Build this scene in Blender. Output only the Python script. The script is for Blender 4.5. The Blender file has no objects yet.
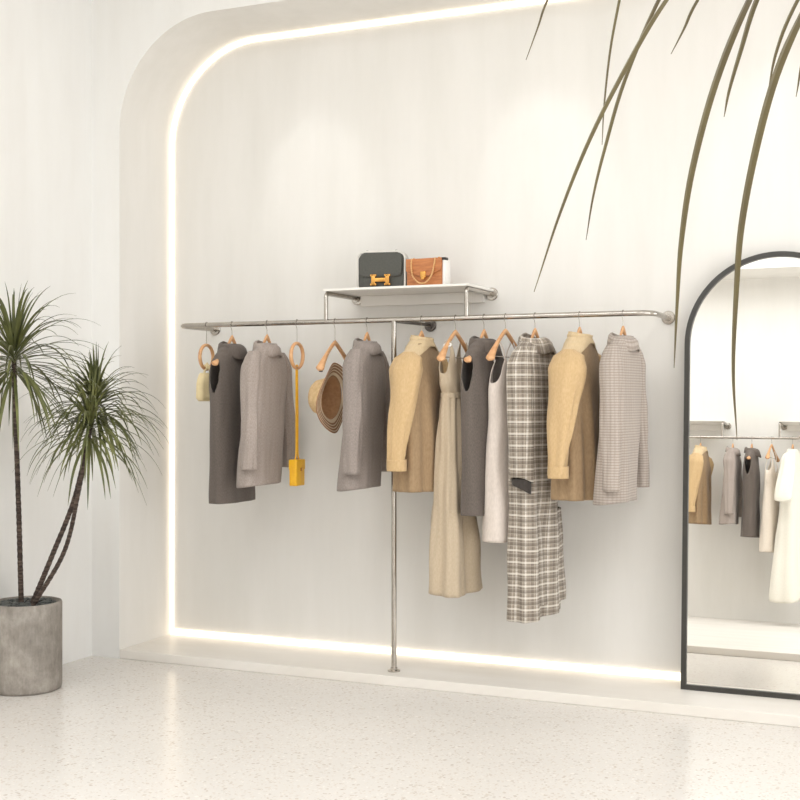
import bpy, bmesh, math, random
from mathutils import Vector, Matrix, noise
PI = math.pi
random.seed(4)
COL = bpy.context.scene.collection

# ------------------------------------------------------------ layout (metres)
F = 1232.0; TH = math.atan(535/1232.0); S, C = math.sin(TH), math.cos(TH)
EYE = 1.45; Z0 = 0.05                       # eye height, alcove platform height
YR, YB, YF = 5.80, 6.19, 5.69               # rail, alcove back wall, wall face
ZR = EYE + .407                             # rail height
XL, XR = -4.18, 1.15                        # alcove sides
WL, WR = -4.37, 3.6                         # room side walls
ZT, RAD = EYE + 2.092, .60                  # alcove top and corner radius
OYR, OYB, OYF = -.41, -.78, -.30            # the rack wall opposite
CEIL = 4.2
def X_at(px, Y):                            # x of the line of sight px on a plane y = Y
    t = (px-400)/F
    return Y*(-S+t*C)/(C+t*S)
def P(px, py, d):
    u = (px-400)/F*d
    return Vector((-S*d+C*u, C*d+S*u, EYE+(399-py)/F*d))

# ------------------------------------------------------------ materials
def lin(c):
    c /= 255.0
    return c/12.92 if c <= .04045 else ((c+.055)/1.055)**2.4
def rgb(r, g, b): return (lin(r), lin(g), lin(b), 1)
MATS = {}
def base_mat(name, col, rough=.6, metal=0, spec=.5):
    m = bpy.data.materials.new(name); m.use_nodes = True
    nt = m.node_tree; b = nt.nodes['Principled BSDF']
    b.inputs['Base Color'].default_value = col
    b.inputs['Roughness'].default_value = rough
    b.inputs['Metallic'].default_value = metal
    b.inputs['Specular IOR Level'].default_value = spec
    MATS[name] = m
    return m, nt, b
def N(nt, t, **kw):
    n = nt.nodes.new(t)
    for k, v in kw.items(): setattr(n, k, v)
    return n
def coords(nt, kind='Object', scale=(1,1,1)):
    tc = N(nt, 'ShaderNodeTexCoord'); mp = N(nt, 'ShaderNodeMapping')
    mp.inputs['Scale'].default_value = scale
    nt.links.new(tc.outputs[kind], mp.inputs['Vector'])
    return mp.outputs['Vector']
def ramp(nt, fac, stops):
    r = N(nt, 'ShaderNodeValToRGB')
    while len(r.color_ramp.elements) < len(stops): r.color_ramp.elements.new(.5)
    for e, (p, c) in zip(r.color_ramp.elements, stops): e.position = p; e.color = c
    nt.links.new(fac, r.inputs['Fac'])
    return r.outputs['Color']
def mix(nt, fac, a, b, mode='MIX'):
    m = N(nt, 'ShaderNodeMix', data_type='RGBA', blend_type=mode)
    for sock, v in ((m.inputs[0], fac), (m.inputs[6], a), (m.inputs[7], b)):
        if hasattr(v, 'is_linked') or hasattr(v, 'links'): nt.links.new(v, sock)
        else: sock.default_value = v
    return m.outputs[2]
def noise_tex(nt, vec, scale, detail=4, rough=.55):
    n = N(nt, 'ShaderNodeTexNoise')
    n.inputs['Scale'].default_value = scale; n.inputs['Detail'].default_value = detail
    n.inputs['Roughness'].default_value = rough
    nt.links.new(vec, n.inputs['Vector'])
    return n.outputs['Fac']
def bump(nt, b, h, strength, dist=.01):
    bp = N(nt, 'ShaderNodeBump')
    bp.inputs['Strength'].default_value = strength; bp.inputs['Distance'].default_value = dist
    nt.links.new(h, bp.inputs['Height']); nt.links.new(bp.outputs['Normal'], b.inputs['Normal'])
def noisy(name, c1, c2, scale, rough=.6, metal=0, kind='Object', vs=(1,1,1), lo=.3, hi=.7, bp=0, bd=.01, spec=.5, detail=4):
    m, nt, b = base_mat(name, c1, rough, metal, spec)
    f = noise_tex(nt, coords(nt, kind, vs), scale, detail)
    nt.links.new(ramp(nt, f, [(lo, c1), (hi, c2)]), b.inputs['Base Color'])
    if bp: bump(nt, b, f, bp, bd)
    return m
def fabric(name, c1, c2, weave=260, rough=.9, streak=0.5, bp=.35):
    m, nt, b = base_mat(name, c1, rough, 0, .2)
    uv = coords(nt, 'UV')
    f1 = noise_tex(nt, coords(nt, 'UV', (1, .35, 1)), weave, 2)
    f2 = noise_tex(nt, coords(nt, 'UV', (1, .12, 1)), 30, 3)
    c = ramp(nt, f1, [(.3, c1), (.7, c2)])
    c = mix(nt, streak*.5, c, ramp(nt, f2, [(.35, c1), (.65, c2)]))
    nt.links.new(c, b.inputs['Base Color'])
    b.inputs['Sheen Weight'].default_value = .15
    bump(nt, b, f1, bp, .002)
    return m
def stripe(nt, x, period, duty, soft=.04):
    # 1 inside the stripe, 0 outside
    d = N(nt, 'ShaderNodeMath', operation='DIVIDE'); d.inputs[1].default_value = period
    nt.links.new(x, d.inputs[0])
    fr = N(nt, 'ShaderNodeMath', operation='FRACT'); nt.links.new(d.outputs[0], fr.inputs[0])
    r = N(nt, 'ShaderNodeMapRange'); r.interpolation_type = 'SMOOTHSTEP'
    r.inputs[1].default_value = duty+soft; r.inputs[2].default_value = duty
    nt.links.new(fr.outputs[0], r.inputs[0])
    return r.outputs[0]

def wall_material(name, ca, cb, cc):
    m, nt, b = base_mat(name, ca, .75, 0, .25)
    v = coords(nt, 'Object', (1.6, 1.6, .22))
    f = noise_tex(nt, v, 3.2, 5, .6)
    f2 = noise_tex(nt, coords(nt, 'Object', (1, 1, .5)), 9, 6, .7)
    c = ramp(nt, f, [(.35, ca), (.65, cb)])
    c = mix(nt, .25, c, ramp(nt, f2, [(.3, cc), (.7, ca)]))
    nt.links.new(c, b.inputs['Base Color'])
    bump(nt, b, f2, .08, .004)
wall_material('limewash', rgb(239,238,235), rgb(233,231,227), rgb(235,233,229))
wall_material('limewash_alcove', rgb(234,231,226), rgb(227,224,218), rgb(230,227,221))
m, nt, b = base_mat('ceiling_paint', rgb(243,240,235), .8)
# polished terrazzo
m, nt, b = base_mat('terrazzo', rgb(236,228,219), .22, 0, .5)
v = coords(nt, 'Object')
def chips(scale, thr, colour_stops, prev, seed):
    mp = N(nt, 'ShaderNodeMapping'); mp.inputs['Location'].default_value = (seed, seed*1.7, seed*.3)
    nt.links.new(v, mp.inputs['Vector'])
    wn = N(nt, 'ShaderNodeTexNoise'); wn.inputs['Scale'].default_value = scale*1.2
    nt.links.new(mp.outputs[0], wn.inputs['Vector'])
    add = N(nt, 'ShaderNodeVectorMath', operation='MULTIPLY_ADD')
    add.inputs[1].default_value = (.8/scale,)*3
    nt.links.new(wn.outputs['Color'], add.inputs[0]); nt.links.new(mp.outputs[0], add.inputs[2])
    vo = N(nt, 'ShaderNodeTexVoronoi'); vo.inputs['Scale'].default_value = scale
    nt.links.new(add.outputs[0], vo.inputs['Vector'])
    sep = N(nt, 'ShaderNodeSeparateColor'); nt.links.new(vo.outputs['Color'], sep.inputs[0])
    mr = N(nt, 'ShaderNodeMath', operation='LESS_THAN'); mr.inputs[1].default_value = thr
    nt.links.new(sep.outputs[0], mr.inputs[0])
    d = N(nt, 'ShaderNodeMath', operation='LESS_THAN'); d.inputs[1].default_value = .42
    nt.links.new(vo.outputs['Distance'], d.inputs[0])
    mu = N(nt, 'ShaderNodeMath', operation='MULTIPLY')
    nt.links.new(mr.outputs[0], mu.inputs[0]); nt.links.new(d.outputs[0], mu.inputs[1])
    c = ramp(nt, sep.outputs[1], colour_stops)
    return mix(nt, mu.outputs[0], prev, c)
n0 = noise_tex(nt, v, 1.2, 4)
c = ramp(nt, n0, [(.35, rgb(228,223,217)), (.65, rgb(223,218,212))])
c = chips(90, .5, [(0, rgb(208,197,186)), (.5, rgb(222,213,203)), (1, rgb(238,234,228))], c, 1)
c = chips(60, .17, [(0, rgb(194,182,170)), (.4, rgb(212,202,191)), (.7, rgb(203,196,189)), (1, rgb(240,235,228))], c, 5)
nt.links.new(c, b.inputs['Base Color'])
noisy('platform_stone', rgb(238,233,226), rgb(230,224,215), 2.2, .4, vs=(.5,2.2,1), bp=.02)
def emis(name, col, s):
    m, nt, b = base_mat(name, (0,0,0,1))
    b.inputs['Emission Color'].default_value = col; b.inputs['Emission Strength'].default_value = s
    return m
emis('led', rgb(255,238,212), 2.3)
emis('fill_glow', rgb(255,250,242), 2.5)  # glow of the added ceiling fill panels
noisy('steel', rgb(190,184,176), rgb(172,166,158), 14, .22, 1, vs=(1,1,1))
noisy('steel_dark', rgb(110,104,100), rgb(95,90,86), 14, .35, 1)
noisy('black_frame', rgb(52,50,46), rgb(60,58,54), 8, .4)
noisy('lamp_black', rgb(40,40,40), rgb(48,48,48), 8, .5)
m, nt, b = base_mat('mirror_silver', rgb(242,241,238), 0.0, 1)
noisy('shelf_white', rgb(240,236,230), rgb(234,230,223), 6, .45)
noisy('wood', rgb(224,176,128), rgb(204,150,104), 9, .45, kind='Object', vs=(6,1,6), bp=.03)
noisy('straw', rgb(226,196,150), rgb(206,172,124), 60, .85, bp=.4)
noisy('straw_inner', rgb(208,162,120), rgb(192,144,102), 60, .85, bp=.4)
noisy('black_clip', rgb(30,28,28), rgb(38,36,36), 9, .4)
noisy('dark_leather', rgb(66,66,60), rgb(78,77,70), 120, .38, bp=.2, bd=.001)
noisy('brown_leather', rgb(206,136,82), rgb(166,98,54), 26, .38, vs=(.5,1,2.5), bp=.25, bd=.002)
noisy('edge_pale', rgb(206,202,194), rgb(222,218,210), 10, .3)
noisy('white_leather', rgb(244,242,238), rgb(236,233,228), 30, .4)
noisy('gold', rgb(226,172,96), rgb(206,150,80), 20, .25, 1)
noisy('pale_gold', rgb(226,184,128), rgb(206,156,100), 60, .4)
noisy('yellow_leather', rgb(240,186,36), rgb(226,166,24), 30, .35)
noisy('yellow_dark', rgb(206,144,22), rgb(190,128,18), 30, .4)
fabric('pale_yellow_cloth', rgb(244,226,182), rgb(232,212,164), 120)
fabric('charcoal_wool', rgb(94,86,80), rgb(116,106,99))
fabric('taupe_wool', rgb(146,134,126), rgb(178,166,158))
fabric('taupe_dark_wool', rgb(134,124,118), rgb(162,151,144))
fabric('tan_felt', rgb(208,179,138), rgb(194,163,118), 160)
fabric('cream_felt', rgb(216,194,158), rgb(204,180,142), 160)
fabric('tan_body', rgb(172,146,114), rgb(152,126,96), 120)
fabric('khaki_crepe', rgb(198,181,157), rgb(186,168,143), 180, .8)
fabric('blush_satin', rgb(224,212,202), rgb(208,196,186), 120, .55, bp=.1)
fabric('ivory_cotton', rgb(238,233,221), rgb(230,225,212), 150)
fabric('cream_satin', rgb(240,228,214), rgb(230,218,203), 150, .6)
fabric('dark_lining', rgb(60,55,52), rgb(72,66,62), 120)
# taupe with fine horizontal ribs
m = fabric('ribbed_taupe', rgb(176,164,154), rgb(192,181,171)); nt = m.node_tree; b = nt.nodes['Principled BSDF']
tc = N(nt, 'ShaderNodeTexCoord'); sx = N(nt, 'ShaderNodeSeparateXYZ'); nt.links.new(tc.outputs['UV'], sx.inputs[0])
src = b.inputs['Base Color'].links[0].from_socket
sh = stripe(nt, sx.outputs[1], .0125, .32, .2); sv = stripe(nt, sx.outputs[0], .02, .3, .2)
mm = N(nt, 'ShaderNodeMath', operation='MULTIPLY'); nt.links.new(sh, mm.inputs[0]); mm.inputs[1].default_value = .5
c = mix(nt, mm.outputs[0], src, rgb(134,122,114))
m2 = N(nt, 'ShaderNodeMath', operation='MULTIPLY'); nt.links.new(sv, m2.inputs[0]); m2.inputs[1].default_value = .25
nt.links.new(mix(nt, m2.outputs[0], c, rgb(140,128,120)), b.inputs['Base Color'])
# plaid
m = fabric('plaid_wool', rgb(158,146,132), rgb(176,165,150)); nt = m.node_tree; b = nt.nodes['Principled BSDF']
tc = N(nt, 'ShaderNodeTexCoord'); sx = N(nt, 'ShaderNodeSeparateXYZ'); nt.links.new(tc.outputs['UV'], sx.inputs[0])
c = b.inputs['Base Color'].links[0].from_socket
for ax in (0, 1):
    for per, duty, colr, k, off in ((.056,.38,rgb(104,92,82),.42,0), (.056,.10,rgb(232,226,216),.6,.024), (.0187,.25,rgb(98,88,80),.28,.006), (.0187,.14,rgb(222,214,202),.32,.012)):
        o = N(nt, 'ShaderNodeMath', operation='ADD'); o.inputs[1].default_value = off + 50
        nt.links.new(sx.outputs[ax], o.inputs[0])
        s = stripe(nt, o.outputs[0], per, duty, .05)
        q = N(nt, 'ShaderNodeMath', operation='MULTIPLY'); nt.links.new(s, q.inputs[0]); q.inputs[1].default_value = k
        c = mix(nt, q.outputs[0], c, colr)
nt.links.new(c, b.inputs['Base Color'])
# hat brim: rings by distance from the hat's axis
m, nt, b = base_mat('hat_brim', rgb(226,196,150), .85)
tc = N(nt, 'ShaderNodeTexCoord'); sx = N(nt, 'ShaderNodeSeparateXYZ'); nt.links.new(tc.outputs['UV'], sx.inputs[0])
s = stripe(nt, sx.outputs[1], .0148, .60, .10)
g = N(nt, 'ShaderNodeMath', operation='GREATER_THAN'); g.inputs[1].default_value = .128
nt.links.new(sx.outputs[1], g.inputs[0])
q = N(nt, 'ShaderNodeMath', operation='MULTIPLY'); nt.links.new(s, q.inputs[0]); nt.links.new(g.outputs[0], q.inputs[1])
nt.links.new(mix(nt, q.outputs[0], rgb(244,222,190), rgb(176,132,100)), b.inputs['Base Color'])
# plants and pot
noisy('leaf_green', rgb(66,72,40), rgb(112,114,66), 7, .45, spec=.4)
noisy('leaf_olive', rgb(112,102,66), rgb(84,72,50), 7, .5, spec=.4)
noisy('cane', rgb(52,40,34), rgb(110,94,82), 34, .8, vs=(.5,.5,3), lo=.45, hi=.75, bp=.5)
noisy('soil', rgb(40,36,32), rgb(62,56,50), 40, .95, bp=.6)
noisy('pebble', rgb(58,62,60), rgb(86,88,84), 14, .6)
m, nt, b = base_mat('concrete', rgb(150,142,132), .75)
f = noise_tex(nt, coords(nt, 'Object', (1,1,.8)), 7, 8, .7); f2 = noise_tex(nt, coords(nt, 'Object', (3,3,.5)), 14, 5, .7)
c = ramp(nt, f, [(.34, rgb(108,102,95)), (.5, rgb(142,135,127)), (.66, rgb(178,171,162))])
c = mix(nt, .35, c, ramp(nt, f2, [(.3, rgb(118,110,100)), (.7, rgb(176,168,158))]))
nt.links.new(c, b.inputs['Base Color']); bump(nt, b, f, .2, .01)

# ------------------------------------------------------------ object helpers
def link(o, parent=None):
    COL.objects.link(o)
    if parent: o.parent = parent
    return o
def mesh_obj(name, bm, mat, parent=None, smooth=True, recalc=True, mats=None):
    if recalc: bmesh.ops.recalc_face_normals(bm, faces=bm.faces)
    me = bpy.data.meshes.new(name); bm.to_mesh(me); bm.free()
    for mm in ([mat] + (mats or [])): me.materials.append(MATS[mm])
    if smooth:
        for p in me.polygons: p.use_smooth = True
        me.set_sharp_from_angle(angle=math.radians(40))
    return link(bpy.data.objects.new(name, me), parent)
def thing(name, label, cat, loc, rot=(0,0,0), group=None):
    o = bpy.data.objects.new(name, None); o.empty_display_size = .05
    link(o); o.location = loc; o.rotation_euler = rot
    return tag(o, label, cat, group)
def tag(o, label, cat, group=None, kind=None):
    o['label'] = label; o['category'] = cat
    if group: o['group'] = group
    if kind: o['kind'] = kind
    return o
def struct(o, label=None):
    o['kind'] = 'structure'
    if label: o['label'] = label
    return o
def plabel(o, s): o['label'] = s; return o
def box(bm, x0, y0, z0, x1, y1, z1, bev=0):
    b2 = bmesh.new()
    vs = [b2.verts.new((x, y, z)) for x in (x0,x1) for y in (y0,y1) for z in (z0,z1)]
    for f in ((0,1,3,2),(4,6,7,5),(0,4,5,1),(2,3,7,6),(0,2,6,4),(1,5,7,3)): b2.faces.new([vs[i] for i in f])
    bmesh.ops.recalc_face_normals(b2, faces=b2.faces)
    if bev: bmesh.ops.bevel(b2, geom=b2.edges[:], offset=bev, segments=3, affect='EDGES', profile=.5)
    me = bpy.data.meshes.new('t'); b2.to_mesh(me); b2.free(); bm.from_mesh(me); bpy.data.meshes.remove(me)
    return bm
def frames(pts):
    pts = [Vector(p) for p in pts]; out = []; up = None
    for i, p in enumerate(pts):
        d = (pts[min(i+1, len(pts)-1)] - pts[max(i-1, 0)]).normalized()
        if up is None:
            up = Vector((0,0,1)) if abs(d.z) < .9 else Vector((0,1,0))
        a = up - d*up.dot(d); a.normalize(); up = a
        out.append((p, a, d.cross(a)))
    return out
def tube(bm, pts, r, n=12, caps=True, closed=False):
    fr = frames(pts); rings = []
    for i, (p, a, b) in enumerate(fr):
        rr = r(i/(len(fr)-1)) if callable(r) else r
        ra, rb = rr if isinstance(rr, tuple) else (rr, rr)
        rings.append([bm.verts.new(p + a*ra*math.cos(2*PI*k/n) + b*rb*math.sin(2*PI*k/n)) for k in range(n)])
    m = len(rings)
    for i in range(m if closed else m-1):
        A, B = rings[i], rings[(i+1) % m]
        for k in range(n): bm.faces.new((A[k], A[(k+1)%n], B[(k+1)%n], B[k]))
    if caps and not closed: bm.faces.new(rings[0][::-1]); bm.faces.new(rings[-1])
    return bm
def bez(pts, n=24):                           # Catmull-Rom through points
    pts = [Vector(p) for p in pts]; out = []
    q = [pts[0]*2-pts[1]] + pts + [pts[-1]*2-pts[-2]]
    for i in range(len(pts)-1):
        for k in range(n):
            t = k/n; a, b, c, d = q[i:i+4]
            out.append(.5*((2*b)+(c-a)*t+(2*a-5*b+4*c-d)*t*t+(3*b-a-3*c+d)*t**3))
    out.append(pts[-1]); return out
def lathe(bm, prof, n=48, axis='z', centre=(0,0,0), uv=False):
    cx, cy, cz = centre; rings = []
    lay = bm.loops.layers.uv.verify() if uv else None
    for r, h in prof:
        ring = []
        for k in range(n):
            a = 2*PI*k/n; p = (r*math.cos(a), r*math.sin(a), h)
            if axis == 'x': p = (h, r*math.cos(a), r*math.sin(a))
            if axis == 'y': p = (r*math.cos(a), h, r*math.sin(a))
            ring.append(bm.verts.new((p[0]+cx, p[1]+cy, p[2]+cz)))
        rings.append(ring)
    for i in range(len(rings)-1):
        for k in range(n):
            f = bm.faces.new((rings[i][k], rings[i][(k+1)%n], rings[i+1][(k+1)%n], rings[i+1][k]))
            if uv:
                for l, (kk, ii) in zip(f.loops, ((k,i),(k+1,i),(k+1,i+1),(k,i+1))): l[lay].uv = (kk/n, prof[ii][0])
    if prof[0][0] > 1e-4 and not uv and prof[0] != prof[-1]: pass
    return bm
def rod(bm, p0, p1, r, n=20): return tube(bm, [p0, p1], r, n)
def solid(o, th, off=0):
    md = o.modifiers.new('thickness', 'SOLIDIFY'); md.thickness = th; md.offset = off; md.use_even_offset = False
    return o

# ------------------------------------------------------------ the room
def arch_path(xl, xr, z0, zt, r, n=24):
    p = [(xl, z0)]
    p += [(xl+r-r*math.cos(a), zt-r+r*math.sin(a)) for a in [PI/2*i/n for i in range(n+1)]]
    p += [(xr-r+r*math.sin(a), zt-r+r*math.cos(a)) for a in [PI/2*i/n for i in range(n+1)]]
    p += [(xr, z0)]
    return p
bm = bmesh.new(); box(bm, WL, OYB, -.1, WR, YB+.1, 0)
struct(mesh_obj('floor', bm, 'terrazzo', smooth=False))
bm = bmesh.new(); box(bm, WL-.1, OYB-.1, CEIL, WR+.1, YB+.1, CEIL+.1)
struct(mesh_obj('ceiling', bm, 'ceiling_paint', smooth=False))
bm = bmesh.new(); box(bm, WL-.1, OYB-.1, -.1, WL, YB+.1, CEIL)
struct(mesh_obj('wall_left', bm, 'limewash', smooth=False))
bm = bmesh.new(); WY0, WY1, WZ0, WZ1 = .1, 5.1, .35, 3.2
box(bm, WR, OYB-.1, -.1, WR+.1, WY0, CEIL); box(bm, WR, WY1, -.1, WR+.1, YB+.1, CEIL)
box(bm, WR, WY0, -.1, WR+.1, WY1, WZ0); box(bm, WR, WY0, WZ1, WR+.1, WY1, CEIL)
struct(mesh_obj('wall_right', bm, 'limewash', smooth=False))
bm = bmesh.new()
for z in (WZ0, WZ1-.06): box(bm, WR+.02, WY0, z, WR+.08, WY1, z+.06)
for i in range(5): y = WY0+(WY1-WY0-.06)*i/4; box(bm, WR+.02, y, WZ0, WR+.08, y+.06, WZ1)
struct(mesh_obj('added_window_1', bm, 'black_frame', smooth=False), 'window added out of frame for fill light from the right')  # unseen window, added to bring side light to the lower alcove
# wall with the rounded alcove: outline polygon and the reveal band
def alcove_wall(name, xl, xr, yface, yback, z0):
    bm = bmesh.new(); ap = arch_path(xl, xr, 0, ZT, RAD)
    def q(*c): bm.faces.new([bm.verts.new((x, yface, z)) for x, z in c])
    q((WL, 0), (xl, 0), (xl, CEIL), (WL, CEIL)); q((xr, 0), (WR, 0), (WR, CEIL), (xr, CEIL))
    for (x0, z0_), (x1, z1_) in zip(ap[1:-2], ap[2:-1]):
        if x1-x0 > 1e-5: q((x0, z0_), (x1, z1_), (x1, CEIL), (x0, CEIL))
    bmesh.ops.remove_doubles(bm, verts=bm.verts, dist=1e-5)
    w = mesh_obj(name, bm, 'limewash', smooth=False)
    struct(w)
    bm = bmesh.new(); A = [bm.verts.new((x, yface, z)) for x, z in ap]; B = [bm.verts.new((x, yback, z)) for x, z in ap]
    for i in range(len(ap)-1): bm.faces.new((A[i], A[i+1], B[i+1], B[i]))
    for p, q in (((xl-.02, -.1), (xr+.02, ZT+.02)),):
        s = .1 if yback > yface else -.1
        box(bm, p[0], min(yback, yback+s), p[1], q[0], max(yback, yback+s), q[1])
    o = mesh_obj(name + '_alcove', bm, 'limewash_alcove', w, smooth=False, recalc=False)
    o.data.polygons.foreach_set('use_smooth', [i < len(ap)-1 for i in range(len(o.data.polygons))])
    return w
alcove_wall('wall_back', XL, XR, YF, YB, 0)
alcove_wall('wall_front', -3.6, 2.6, OYF, OYB, 0)
bm = bmesh.new(); box(bm, XL, YF+.0, 0, XR, YB, Z0, .004)
struct(mesh_obj('trim_1', bm, 'platform_stone', smooth=False), 'pale stone platform along the alcove floor')
bm = bmesh.new(); box(bm, -3.6, OYB, 0, 2.6, 3.2, Z0, .004)
struct(mesh_obj('trim_2', bm, 'platform_stone', smooth=False), 'raised pale platform reflected in the mirror')
# LED line round the alcove back
o_ = .016; hp = arch_path(XL+o_, XR-o_, Z0+.001+o_, ZT-o_, RAD-o_)
path = [Vector((x, YB-.008, z)) for x, z in hp]
bm = bmesh.new()
def strip(bm, pts, hw, y0, y1):
    n = len(pts); rings = []
    for i in range(n):
        d = (pts[(i+1) % n]-pts[i-1]).normalized()
        d1 = (pts[(i+1) % n]-pts[i]).normalized(); d0 = (pts[i]-pts[i-1]).normalized()
        nn = Vector((d.z, 0, -d.x)); k = 1/max(.5, math.sqrt((1+d0.dot(d1))/2))
        rings.append([bm.verts.new((pts[i].x+nn.x*s*hw*k, yy, pts[i].z+nn.z*s*hw*k)) for s, yy in ((-1,y0),(1,y0),(1,y1),(-1,y1))])
    for i in range(n):
        A, B = rings[i], rings[(i+1) % n]
        for k in range(4): bm.faces.new((A[k], A[(k+1)%4], B[(k+1)%4], B[k]))
strip(bm, path, .0145, YB-.012, YB-.001)
tag(mesh_obj('led_strip', bm, 'led', smooth=False), 'glowing warm white light line running round the edge of the alcove back', 'light strip')

# ------------------------------------------------------------ rails and shelves
def flange(root, x, y, z, s, dark=False):
    bm = bmesh.new(); lathe(bm, [(0, 0), (.034, 0), (.034, s*.007), (.031, s*.010), (.018, s*.011), (.017, s*.02), (0, s*.02)], 32, 'y', (x, y, z))
    return mesh_obj('flange', bm, 'steel_dark' if dark else 'steel', root)
def rack(yr, yb, xa, xb, shelves, pole_x, label, group, zr=ZR):
    s = -1 if yb > yr else 1                 # outwards direction of a flange
    root = thing('clothes_rail', label, 'clothes rail', (pole_x, yr, Z0)); ox = Vector((pole_x, yr, Z0))
    def put(o): o.parent = root; o.matrix_parent_inverse = Matrix.Translation(-ox); return o
    R = .075; e = yb - yr; sg = 1 if e > 0 else -1
    pts = [(xa, yb+s*.001, zr), (xa, yr+sg*(R+.02), zr)]
    for k in range(0, 9):
        a = PI/2*k/8; pts.append((xa+R-R*math.cos(a), yr+sg*(R-R*math.sin(a)), zr))
    for k in range(0, 9):
        a = PI/2*k/8; pts.append((xb-R+R*math.sin(a), yr+sg*(R-R*math.cos(a)), zr))
    pts += [(xb, yr+sg*(R+.02), zr), (xb, yb+s*.001, zr)]
    bm = bmesh.new(); tube(bm, pts, .0135, 20); put(mesh_obj('rail', bm, 'steel'))
    put(flange(None, xa, yb, zr, s)); put(flange(None, xb, yb, zr, s))
    if pole_x:
        bm = bmesh.new(); rod(bm, (pole_x, yr, Z0), (pole_x, yr, zr-.005), .0135); put(mesh_obj('pole', bm, 'steel'))
        bm = bmesh.new(); lathe(bm, [(0,.0),(.032,0),(.032,.006),(.018,.009),(.018,.02),(0,.02)], 32, 'z', (pole_x, yr, Z0)); put(mesh_obj('base_plate', bm, 'steel'))
        bm = bmesh.new(); rod(bm, (pole_x, yr, zr-.006), (pole_x+.045, yb, zr-.006), .009); put(mesh_obj('support_arm', bm, 'steel_dark'))
        put(flange(None, pole_x+.045, yb, zr-.008, s, True))
    for x0, x1, lab in shelves:
        sh = thing('wall_shelf', lab, 'shelf', ((x0+x1)/2, yr, zr))
        o2 = Vector(((x0+x1)/2, yr, zr))
        def put2(o): o.parent = sh; o.matrix_parent_inverse = Matrix.Translation(-o2); return o
        zs = EYE+.556
        for x in (x0, x1):
            bm = bmesh.new(); q = [(x, yr, zr+.010), (x, yr, zs-.02)] + [(x, yr+sg*(.02-.02*math.cos(a)), zs-.02+.02*math.sin(a)) for a in (.4,.8,1.2,1.5)] + [(x, yb, zs)]
            tube(bm, q, .0115, 16); br = put2(mesh_obj('bracket', bm, 'steel'))
            flange(br, x, yb, zs, s)
        bm = bmesh.new(); box(bm, x0-.012, min(yr-.012*sg, yb), zs+.0115, x1+.012, max(yr-.012*sg, yb), zs+.024, .002)
        put2(mesh_obj('board', bm, 'shelf_white', smooth=False))
        bm = bmesh.new(); yy = sorted((yb, yb-sg*.04)); box(bm, x0+.035, yy[0], zs-.045, x1-.035, yy[1], zs+.0115, .003)
        put2(mesh_obj('back_batten', bm, 'shelf_white', smooth=False))
    return root
PX = X_at(394, YR)
rack(YR, YB, X_at(181, YR)-.02, X_at(668.5, YB), [(X_at(326, YR), X_at(466.5, YR), 'white wall shelf on steel brackets carrying the two handbags')], PX,
     'long brushed steel clothes rail on a slim pole with ends bent into the wall', None)
rack(OYR, OYB, -3.15, -.42, [(-2.73, -1.954, 'far white shelf seen at the left edge of the mirror'), (-1.40, -.62, 'white shelf seen at the right edge of the mirror')], -2.6,
     'steel clothes rail seen reflected in the arched mirror', None)

# ------------------------------------------------------------ mirror
MXL, MXR, MT = X_at(681, 6.0), -.247, 2.11
mc = (MXL+MXR)/2; hw = (MXR-MXL)/2
mir = thing('arched_mirror', 'tall arched floor mirror with thin black frame leaning at the right', 'mirror', (mc, 5.99, Z0), (-math.radians(3.48), 0, 0))
def arch(hw, h, r, zb, n=40):
    return [(-hw, zb)] + [(-r*math.cos(PI*i/n), h-r+r*math.sin(PI*i/n)) for i in range(n+1)] + [(hw, zb)]
out = arch(hw, MT, hw, 0); inn = arch(hw-.024, MT-.024, hw-.024, .024)
bm = bmesh.new(); n = len(out); R4 = []
for (ax, az), (bx, bz) in zip(out, inn):
    R4.append([bm.verts.new(v) for v in ((ax, 0, az), (bx, 0, bz), (bx, .045, bz), (ax, .045, az))])
for i in range(n):
    A, B = R4[i], R4[(i+1) % n]
    for k in range(4): bm.faces.new((A[k], A[(k+1)%4], B[(k+1)%4], B[k]))
mesh_obj('frame', bm, 'black_frame', mir)
bm = bmesh.new()
for y in (.014, .020):
    bm.faces.new([bm.verts.new((x, y, z)) for x, z in inn])
bmesh.ops.bridge_loops(bm, edges=bm.edges[:])
mesh_obj('glass', bm, 'mirror_silver', mir, smooth=False)
for sx in (-.2, .2):
    bm = bmesh.new(); rod(bm, (sx, .04, 1.93), (sx, .116, 1.93), .012); mesh_obj('wall_bumper', bm, 'black_frame', mir)

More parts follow.
